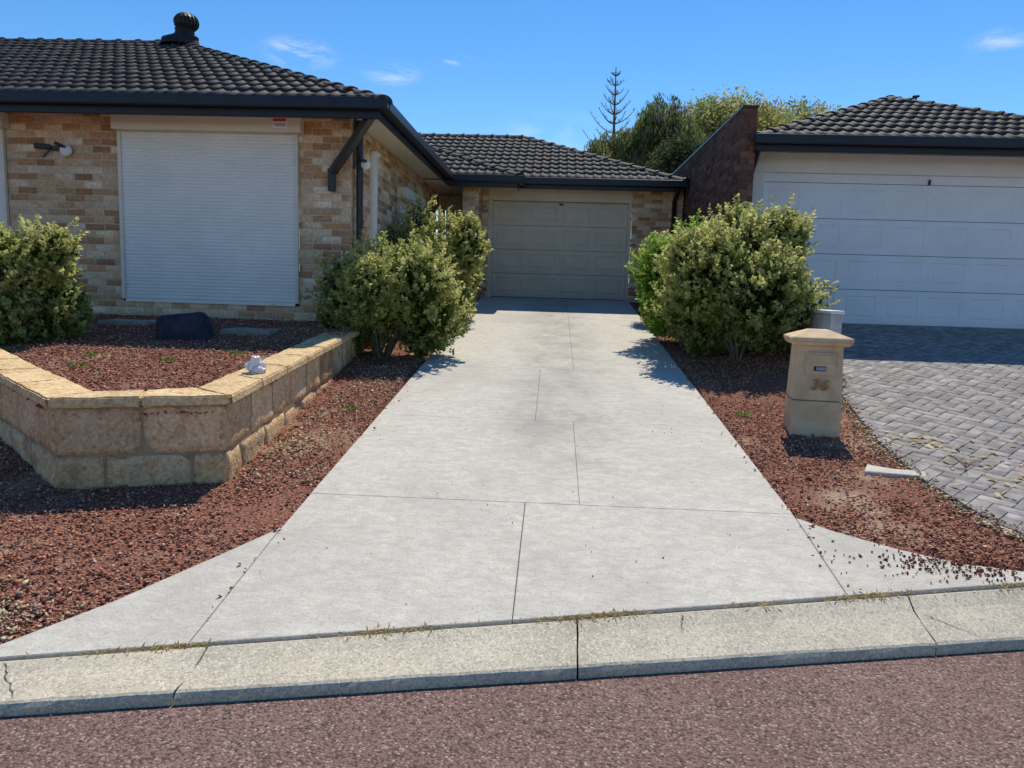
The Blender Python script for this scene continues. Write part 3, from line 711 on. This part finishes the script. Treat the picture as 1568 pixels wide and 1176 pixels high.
def seclight(loc,s=1):
    e=bpy.data.objects.new('security_light',None); COL.objects.link(e); e.parent=H; x,y,z=loc
    bm=bmesh.new(); bmesh.ops.create_uvsphere(bm,u_segments=20,v_segments=12,radius=.075*s)
    for v in bm.verts: v.co.y*=.6
    me=bpy.data.meshes.new('lamp_dome'); bm.to_mesh(me); bm.free(); me.materials.append(m_label); [setattr(p,'use_smooth',True) for p in me.polygons]
    o=link(bpy.data.objects.new('lamp_dome',me),e); o.location=(x,y-.06,z)
    box('mount',(x-.2*s,y-.06,z+.0),(x-.02*s,y-.03,z+.045*s),m_black,e,.01)
    beam('camera_body',(x-.2*s,y-.05,z+.04),(x-.34*s,y-.16,z+.03),.06*s,.06*s,m_black,e,.01); beam('arm',(x-.22*s,y-.04,z),(x-.28*s,y-.08,z-.09*s),.025,.025,m_black,e)
    beam('hood',(x+.01,y-.09,z+.03),(x-.08*s,y-.16,z+.075*s),.08*s,.03,m_black,e,.008)
seclight((-6.05,FY-.0,3.05)); seclight((-2.36,FY+.15,2.98),.8)
vent=bpy.data.objects.new('roof_ventilator',None); COL.objects.link(vent); vent.parent=H; vx,vy,vz=-6.32,13.2,5.42
V=[];F=[]
prof=[(.32,-.05),(.29,.06),(.22,.11),(.16,.15),(.15,.20),(.16,.23)]
for i,(r,z) in enumerate(prof):
    for k in range(20): a=2*PI*k/20; V.append((vx+r*math.cos(a)-(.08 if i<2 else 0),vy+r*math.sin(a),vz+z))
for i in range(len(prof)-1):
    for k in range(20): F.append((i*20+k,i*20+(k+1)%20,(i+1)*20+(k+1)%20,(i+1)*20+k))
pymesh('vent_neck',V,F,m_tile,vent,col=(.035,.03,.03))
mv=M('vent_mat',(.022,.017,.014),(.05,.04,.032),scale=18,bs=0,rough=.55,metal=.1)
V=[];F=[]; n=18
for k in range(n):
    for s_,da in ((1,0),(.93,.26)):
        for j in range(9):
            ph=PI*(j/8)*.92+.12; r=math.sin(ph)*.205*s_; a=2*PI*k/n+da+j*.05
            V.append((vx+.03+r*math.cos(a),vy+r*math.sin(a),vz+.34+math.cos(ph)*.16))
    b=k*18
    for j in range(8): F.append((b+j,b+j+1,b+9+j+1,b+9+j))
pymesh('vent_turbine',V,F,mv,vent)
bm=bmesh.new(); bmesh.ops.create_uvsphere(bm,u_segments=16,v_segments=10,radius=.16); me=bpy.data.meshes.new('vent_core'); bm.to_mesh(me); bm.free(); me.materials.append(mv); o=link(bpy.data.objects.new('vent_core',me),vent); o.location=(vx+.03,vy,vz+.33)
# ------------------------------------------------------------------ neighbour house
N=empty('brick_house')
NY=11.5
box('garage_lintel',(2.79,NY-.012,3.285),(8.1,NY+.1,3.56),m_lintel,N,.004)
panel_door('garage_door',2.945,7.755,NY+.05,1.155,3.655,5,8,m_white,N,.006)
box('jamb_left',(2.79,NY-.014,1.10),(2.95,NY+.1,3.283),m_lintel,N,.004)
box('jamb_right',(7.75,NY-.014,1.10),(7.9,NY+.1,3.283),m_lintel,N,.004)
box('handle',(5.26,NY+.025,3.15),(5.29,NY+.047,3.23),m_black,N,.004)
box('threshold',(2.95,NY-.0,1.08),(7.75,NY+.1,1.152),m_black,N)
brickwall('wall_front',(7.9,NY),(1,0),(0,-1),.5,1.0,3.55,[],N)
gut('gutter_front',(2.62,10.78,3.555),(8.5,10.90,3.68),N); gut('fascia_front',(2.66,10.905,3.47),(8.4,10.93,3.67),N)
box('soffit',(2.7,10.93,3.565),(8.4,11.5,3.58),m_soffit,N)
box('wall_side',(8.25,11.52,1.0),(8.4,17.9,3.56),m_mortar,N)
ax,ay=5.53,13.77
tileplane('roof_front',(2.66,10.9),(1,0),(0,1),5.74,2.87,3.67,PT,[((2.66,10.9,0),(-1,1,0)),((8.40,10.9,0),(1,1,0))],N,11)
tileplane('roof_side',(2.66,18),(0,-1),(1,0),7.1,2.87,3.67,PT,[((2.66,10.9,0),(1,-1,0))],N,12)
tileplane('roof_side2',(8.4,10.9),(0,1),(-1,0),7.1,2.87,3.67,PT,[((8.4,10.9,0),(-1,-1,0))],N,13)
za=3.67+PT*2.87
ridge('hip_cap_1',(2.63,10.87,3.66),(ax,ay,za),N); ridge('hip_cap_2',(8.43,10.87,3.66),(ax,ay,za),N); ridge('ridge_cap',(ax,ay,za),(ax,18,za),N)
pipe('downpipe',[(2.70,10.95,3.5),(2.72,11.3,3.3),(2.72,11.42,3.2),(2.72,11.42,1.1)],.045,m_black,N)
V,F=tubes([([(6.0,13.9,4.6),(6.0,13.9,4.93)],[.016,.016]),([(5.95,13.9,4.93),(6.05,13.9,4.95)],[.03,.02])],6); pymesh('vent_pipe',V,F,m_black,N)
B=empty('brick_boundary_wall')
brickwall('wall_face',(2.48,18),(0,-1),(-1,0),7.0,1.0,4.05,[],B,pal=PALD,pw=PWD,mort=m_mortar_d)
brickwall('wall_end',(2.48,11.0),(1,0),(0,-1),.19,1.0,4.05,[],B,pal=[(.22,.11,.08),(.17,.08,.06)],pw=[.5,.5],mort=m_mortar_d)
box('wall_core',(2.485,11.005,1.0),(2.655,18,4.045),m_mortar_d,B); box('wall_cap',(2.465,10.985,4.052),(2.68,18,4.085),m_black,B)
lw=empty('low_rendered_wall')
box('wall',(2.90,8.25,.6),(3.02,11.4,1.36),m_render,lw,.01)
box('cap',(2.885,8.235,1.362),(3.035,11.4,1.40),m_lintel,lw,.008)
# ------------------------------------------------------------------ mailbox
mbx=empty('mailbox'); mbx.location=(2.19,6.50,float(gz(2.2,6.4))-.045); mbx.rotation_euler=(0,0,math.radians(-8)); mbx.scale=(.95,.95,.97)
def frus(nm,w0,d0,w1,d1,z0,z1,mat,bev=.01):
    V=[(sx*w/2,sy*d_/2,z) for (w,d_,z) in ((w0,d0,z0),(w1,d1,z1)) for sx,sy in ((-1,-1),(1,-1),(1,1),(-1,1))]
    return pymesh(nm,V,[(0,1,2,3),(4,5,6,7),(0,1,5,4),(1,2,6,5),(2,3,7,6),(3,0,4,7)],mat,mbx,bev=bev)
frus('base_block',.42,.40,.405,.385,-.1,.33,m_mail,.014); frus('upper_block',.40,.38,.37,.35,.334,.80,m_mail,.014)
frus('cap_lower',.44,.42,.50,.48,.795,.83,m_mail,.008); frus('cap_rim',.50,.48,.50,.48,.8305,.862,m_mail,.008); frus('cap_pyramid',.49,.47,.16,.14,.8625,.925,m_mail,.008)
for nm,lo,hi,mt in (('plate',(-.115,-.198,.55),(.125,-.176,.74),m_mail),('slot_frame',(-.10,-.204,.655),(.11,-.1985,.725),m_mail),('slot_flap',(-.085,-.207,.665),(.095,-.2045,.715),m_mail),('newspaper_hole',(-.05,-.2005,.585),(.05,-.1985,.625),m_black),('hole_label',(-.03,-.2025,.592),(.045,-.201,.618),M('lbl',(.25,.3,.4),(.3,.35,.45),bs=0))):
    box(nm,lo,hi,mt,mbx,.004)
for i,ch in enumerate('36'):
    cu=bpy.data.curves.new('digit','FONT'); cu.body=ch; cu.size=.125; cu.extrude=.005; cu.bevel_depth=.0025; cu.shear=.25
    cu.materials.append(m_gold); o=bpy.data.objects.new('digit_'+ch,cu); link(o,mbx); o.location=(-.065+i*.075,-.203,.43-i*.005); o.rotation_euler=(math.radians(90),0,0)
# ------------------------------------------------------------------ shrubs
def shrub(cx,cy,z0,rx,ry,h,ntw,green,cream,creamf,seed,lobes=9,lsz=.050):
    r=np.random.default_rng(seed)
    lc=[];lr=[]
    for i in range(lobes):
        a=2*PI*i/lobes+r.uniform(-.4,.4); q_=r.uniform(.35,.72); lc.append((q_*math.cos(a)*rx,q_*math.sin(a)*ry,h*r.uniform(.26,.76))); lr.append(r.uniform(.32,.50))
    for i in range(3):
        a=r.uniform(0,2*PI); lc.append((.55*math.cos(a)*rx,.55*math.sin(a)*ry,h*.22)); lr.append(.36)
    lc.append((0,0,h*.5)); lr.append(.66); lc=np.array(lc);lr=np.array(lr)
    sc_=np.array([rx,ry,h*.52])
    idx=r.choice(len(lc),ntw*4); dv=r.normal(0,1,(ntw*4,3)); dv/=np.linalg.norm(dv,axis=1,keepdims=True)
    nz=np.array([noise.noise(Vector(tuple(d*2.6+idx[i]*1.7+seed))) for i,d in enumerate(dv)])
    T=lc[idx]+dv*sc_*lr[idx][:,None]*(r.uniform(.86,1.08,(ntw*4,1))+nz[:,None]*.42)
    ins=np.zeros(len(T),bool)
    for c,l in zip(lc,lr): ins|=(((T-c)/(sc_*l))**2).sum(1)<.50
    ok=(~ins)&(T[:,2]>.04*h)&(T[:,2]<h*1.04)&(nz>-.45); T=T[ok][:ntw]; dv=dv[ok][:ntw]; nzz=nz[ok][:ntw]; n=len(T)
    D=dv*np.array([1,1,.7])+np.array([0,0,.6])+r.normal(0,.3,(n,3)); D/=np.linalg.norm(D,axis=1,keepdims=True)
    spk=(r.random(n)<.16)&(T[:,2]>.35*h); T[spk]+=D[spk]*r.uniform(.04,.17,(spk.sum(),1))
    K=16; t=np.linspace(0,1,K); ln=r.uniform(.12,.24,n)
    P=T[:,None,:]-D[:,None,:]*(ln[:,None]*(1-t)[None])[:,:,None]
    P=P.reshape(-1,3); Dr=np.repeat(D,K,0); m=len(P)
    A=r.normal(0,1,(m,3)); A-=(A*Dr).sum(1,keepdims=True)*Dr; A/=np.linalg.norm(A,axis=1,keepdims=True); A=A+Dr*r.uniform(.3,1.1,(m,1)); Nn=Dr+r.normal(0,.3,(m,3))
    tt=np.tile(t,n)
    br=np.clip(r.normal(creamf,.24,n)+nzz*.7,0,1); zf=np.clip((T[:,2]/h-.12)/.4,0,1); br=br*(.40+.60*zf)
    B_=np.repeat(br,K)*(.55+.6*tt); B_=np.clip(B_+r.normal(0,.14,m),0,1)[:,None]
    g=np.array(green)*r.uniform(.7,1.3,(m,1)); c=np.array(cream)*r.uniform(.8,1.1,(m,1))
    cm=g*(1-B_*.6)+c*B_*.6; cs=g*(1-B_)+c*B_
    k=int(ntw*2.2); fi=r.choice(len(lc),k); fd=r.normal(0,1,(k,3)); fd/=np.linalg.norm(fd,axis=1,keepdims=True)
    FP=lc[fi]+fd*sc_*(lr[fi]*r.uniform(.35,.8,k))[:,None]; FP=FP[FP[:,2]>.08*h]; k=len(FP)
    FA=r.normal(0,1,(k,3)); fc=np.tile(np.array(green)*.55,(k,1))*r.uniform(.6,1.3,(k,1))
    e=empty('variegated_shrub'); e.location=(cx,cy,z0)
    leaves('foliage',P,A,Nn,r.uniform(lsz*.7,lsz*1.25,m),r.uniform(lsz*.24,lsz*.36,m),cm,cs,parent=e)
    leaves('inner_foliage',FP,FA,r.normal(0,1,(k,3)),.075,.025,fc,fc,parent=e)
    st=[]
    for i in range(16):
        a=r.uniform(0,2*PI); b=lc[r.integers(len(lc))]; p1=np.array([b[0]*.9+math.cos(a)*.1,b[1]*.9+math.sin(a)*.1,h*.5]); p0=np.array([math.cos(a)*.06,math.sin(a)*.06,-.05]); st.append(([tuple(p0),tuple((p0+p1)/2*np.array([.8,.8,1])),tuple(p1)],[.018,.012,.006]))
    V,F=tubes(st,6); pymesh('stems',V,F,m_bark,e,smooth=True); return e
G=(.11,.175,.03); Cm=(.84,.80,.30)
G2=(.12,.28,.025)
gzf=lambda x,y: float(gz(x,y))
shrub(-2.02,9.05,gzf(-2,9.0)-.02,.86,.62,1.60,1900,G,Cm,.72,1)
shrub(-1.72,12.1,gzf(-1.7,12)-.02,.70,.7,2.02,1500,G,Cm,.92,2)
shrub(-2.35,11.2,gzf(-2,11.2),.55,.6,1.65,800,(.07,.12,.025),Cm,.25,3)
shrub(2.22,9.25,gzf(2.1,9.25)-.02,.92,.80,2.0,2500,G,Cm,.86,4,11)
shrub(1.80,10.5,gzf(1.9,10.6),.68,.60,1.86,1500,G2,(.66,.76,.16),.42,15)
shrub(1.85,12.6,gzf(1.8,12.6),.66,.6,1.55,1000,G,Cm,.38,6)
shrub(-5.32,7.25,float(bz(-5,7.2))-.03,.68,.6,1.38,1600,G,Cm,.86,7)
for k,(wx,wy) in enumerate([(-4.9,6.6),(-3.85,6.05),(-3.25,6.35),(-4.0,6.5),(-2.9,6.9),(-1.75,6.6),(1.72,6.9)]):
    n=26; z=(float(bz(wx,wy)) if wx<-2.3 else gzf(wx,wy)); P=np.stack([rng.normal(wx,.035,n),rng.normal(wy,.035,n),np.full(n,z+.004)],1); A=rng.normal(0,1,(n,3)); A[:,2]=abs(A[:,2])+.4
    c=np.tile([[.14,.24,.04]],(n,1))*rng.uniform(.7,1.3,(n,1)); leaves('weed',P,A,rng.normal(0,1,(n,3)),rng.uniform(.03,.06,n),.008,c,c)
# ------------------------------------------------------------------ trees
def norfolk(x,y,z0,zt):
    e=empty('norfolk_pine_tree'); r=np.random.default_rng(3); st=[([(x,y,z0),(x+.03,y,zt*.6),(x-.02,y,zt)],[.22,.09,.02])]; LP=[];LA=[]
    z=zt-.35
    while z>4.0:
        rad=.14+(zt-z)*.31; a0=r.uniform(0,6)
        for k in range(5):
            if r.random()<.12: continue
            a=a0+k*PI*2/5+r.uniform(-.2,.2); R_=rad*r.uniform(.7,1.15)
            pts=[(x+math.cos(a)*R_*t,y+math.sin(a)*R_*t,z-.05*R_*t+.75*R_*t*t) for t in np.linspace(0,1,6)]
            st.append((pts,list(np.linspace(.026,.010,6))))
            m=int(8+R_*12); t=r.uniform(.12,1,m)
            LP.append(np.stack([x+math.cos(a)*R_*t,y+math.sin(a)*R_*t,z-.05*R_*t+.75*R_*t*t],1)); A=r.normal(0,.5,(m,3)); A[:,2]=abs(A[:,2])+.6; LA.append(A)
        z-=.40
    V,F=tubes(st,5); pymesh('trunk_and_branches',V,F,m_bark,e)
    P=np.concatenate(LP);A=np.concatenate(LA);n=len(P); c=np.tile([[.07,.085,.045]],(n,1))*rng.uniform(.7,1.4,(n,1)); leaves('foliage',P,A,rng.normal(0,1,(n,3)),rng.uniform(.08,.2,n),.010,c,c,parent=e)
norfolk(2.35,35,1.3,11.1)
def weeping(lobes_,z0,name,cols_,seed,lw=.022,ll=.22):
    e=empty(name); r=np.random.default_rng(seed); tx,ty=lobes_[0][0],lobes_[0][1]; st=[([(tx,ty,z0),(tx+.1,ty,4.5),(tx,ty,6.6)],[.28,.18,.06])]; LP=[];LA=[];LC=[]
    for (cx,cy,zc,rx,rz,nst,droop) in lobes_:
      for i in range(nst):
        a=r.uniform(0,2*PI); u=r.uniform(0,1)**.6; el=r.uniform(0,1)
        px=cx+math.cos(a)*rx*u; py=cy+math.sin(a)*rx*u; pz=zc+rz*math.sqrt(max(0,1-u*u))*r.uniform(.5,1.08)
        if i%6==0: st.append(([(tx,ty,zc-.8+el),(tx+(px-tx)*.5,ty+(py-ty)*.5,(zc+pz)/2+.2),(px,py,pz)],[.07,.045,.012]))
        L=r.uniform(.6,1.6)*droop; m=int(34*L/1.0); t=r.uniform(0,1,m); ox=math.cos(a)*.35*L;oy=math.sin(a)*.35*L
        P=np.stack([px+ox*t**.6+r.normal(0,.08,m),py+oy*t**.6+r.normal(0,.08,m),pz+.15*L*np.sin(t*2)-L*t**1.5+r.normal(0,.05,m)],1); LP.append(P)
        A=r.normal(0,.25,(m,3)); A[:,2]-=1; LA.append(A); LC.append(np.tile(cols_[r.integers(len(cols_))],(m,1))*r.uniform(.6,1.35,(m,1)))
    V,F=tubes(st,5); pymesh('trunk_and_limbs',V,F,m_bark,e)
    P=np.concatenate(LP);A=np.concatenate(LA);C=np.concatenate(LC);n=len(P); leaves('foliage',P,A,r.normal(0,1,(n,3)),r.uniform(ll*.6,ll*1.3,n),lw,C,C,parent=e)
weeping([(3.6,28,6.5,.85,1.8,150,1.2),(1.9,28.3,6.15,.85,1.0,110,.9),(2.7,28.3,6.3,.7,1.1,70,1.0),(4.5,28.4,6.3,.6,1.2,60,.9)],1.3,'weeping_tree',[(.17,.22,.07),(.24,.28,.10),(.24,.20,.12),(.12,.17,.055)],11)
def crown(name,cx,cy,z0,zc,rx,rz,ncl,per,cols_,seed,cs=.5,ll=.16,lw=.04):
    e=empty(name); r=np.random.default_rng(seed); st=[([(cx,cy,z0),(cx+.15,cy,(z0+zc)/2),(cx,cy,zc-.3*rz)],[.3,.24,.14])]; LP=[];LC=[]
    for i in range(ncl):
        d=r.normal(0,1,3); d/=np.linalg.norm(d); d[2]=abs(d[2])*1.0-.25; q_=r.uniform(.45,1)**.6; c=np.array([cx,cy,zc])+d*np.array([rx,rx,rz])*q_
        mid=np.array([cx,cy,zc-.35*rz])*.5+c*.5+r.normal(0,.15,3); st.append(([(cx,cy,zc-.5*rz),tuple(mid),tuple(c)],[.09,.05,.012]))
        m=int(per*r.uniform(.6,1.4)); s=cs*r.uniform(.6,1.25); LP.append(c+r.normal(0,1,(m,3))*np.array([s,s,s*.55])*.5); col=np.array(cols_[r.integers(len(cols_))]); LC.append(col*r.uniform(.65,1.35,(m,1)))
    V,F=tubes(st,5); pymesh('trunk_and_limbs',V,F,m_bark,e)
    P=np.concatenate(LP);C=np.concatenate(LC);n=len(P); A=r.normal(0,1,(n,3)); A[:,2]-=.5; leaves('foliage',P,A,r.normal(0,1,(n,3)),r.uniform(ll*.6,ll*1.3,n),lw,C,C,parent=e)
crown('eucalyptus_tree',6.9,32,1.3,7.4,2.7,2.15,85,170,[(.22,.28,.09),(.34,.33,.11),(.27,.34,.11),(.46,.38,.14)],21,cs=.9)
crown('eucalyptus_tree',10.0,34,1.3,7.9,2.1,2.0,48,150,[(.22,.28,.09),(.38,.35,.12)],22,cs=.85)
crown('conifer_tree',3.95,25.5,1.3,5.4,.8,1.3,48,220,[(.05,.08,.03),(.07,.10,.035)],23,cs=.5,ll=.12,lw=.02)
crown('conifer_tree',5.1,27,1.3,5.3,.9,1.2,40,200,[(.08,.12,.045),(.10,.14,.05)],24,cs=.5,ll=.12,lw=.025)
# ------------------------------------------------------------------ light + sky
EL=math.radians(57); AZ=math.radians(13)
sd=Vector((math.sin(AZ)*math.cos(EL),math.cos(AZ)*math.cos(EL),math.sin(EL)))
li=bpy.data.lights.new('sun','SUN'); li.energy=5.0; li.angle=math.radians(.53); li.color=(1,.925,.80)
so=bpy.data.objects.new('sun',li); link(so); so.rotation_euler=sd.to_track_quat('Z','Y').to_euler()
w=bpy.data.worlds.new('World'); sc.world=w; w.use_nodes=True; t=NT(w); bg=t.n['Background']
sky=t.new('ShaderNodeTexSky'); sky.sky_type='NISHITA'; sky.sun_disc=False; sky.sun_elevation=EL; sky.sun_rotation=AZ; sky.air_density=.9; sky.dust_density=0; sky.ozone_density=4.0; sky.altitude=0
hs=t.new('ShaderNodeHueSaturation'); hs.inputs['Saturation'].default_value=1.25; t.link(sky.outputs[0],hs.inputs['Color'])
tc=t.new('ShaderNodeTexCoord')
nz=t.noise(tc.outputs['Generated'],14,7,.62,.6,vec=(1,1,2.6)); total=None
for d,rad,st in [((-.33,1,.285),.055,1.0),((-.215,1,.262),.045,.8),((-.13,1,.278),.022,1.1),((.525,1,.31),.04,.6),((-.02,1,.19),.10,.25)]:
    dv=Vector(d).normalized(); vm=t.new('ShaderNodeVectorMath',operation='SUBTRACT'); t.link(tc.outputs['Generated'],vm.inputs[0]); vm.inputs[1].default_value=dv
    vs=t.new('ShaderNodeVectorMath',operation='MULTIPLY'); t.link(vm.outputs[0],vs.inputs[0]); vs.inputs[1].default_value=(1,1,2.6)
    vl=t.new('ShaderNodeVectorMath',operation='LENGTH'); t.link(vs.outputs[0],vl.inputs[0])
    k=t.math('MULTIPLY',t.math('SUBTRACT',1.0,t.ramp(vl.outputs['Value'],0,rad,'SMOOTHSTEP')),st); total=k if total is None else t.math('ADD',total,k)
cf=t.math('MULTIPLY',total,t.ramp(nz,.42,.66))
c=t.mix(t.math('MINIMUM',cf,.85),hs.outputs[0],(6.3,6.5,6.6))
t.link(c,bg.inputs[0]); bg.inputs[1].default_value=.15
# ------------------------------------------------------------------ camera
cam=bpy.data.cameras.new('camera'); co=bpy.data.objects.new('camera',cam); link(co); cam.sensor_width=36; cam.lens=36*1180/1568; cam.clip_end=2000; cam.clip_start=.05
Rm=Matrix.Rotation(math.radians(2.9),4,'Z')@Matrix.Rotation(math.radians(90-7.2),4,'X')@Matrix.Rotation(math.radians(1.7),4,'Z')
co.matrix_world=Matrix.Translation((0,0,1.55))@Rm; sc.camera=co
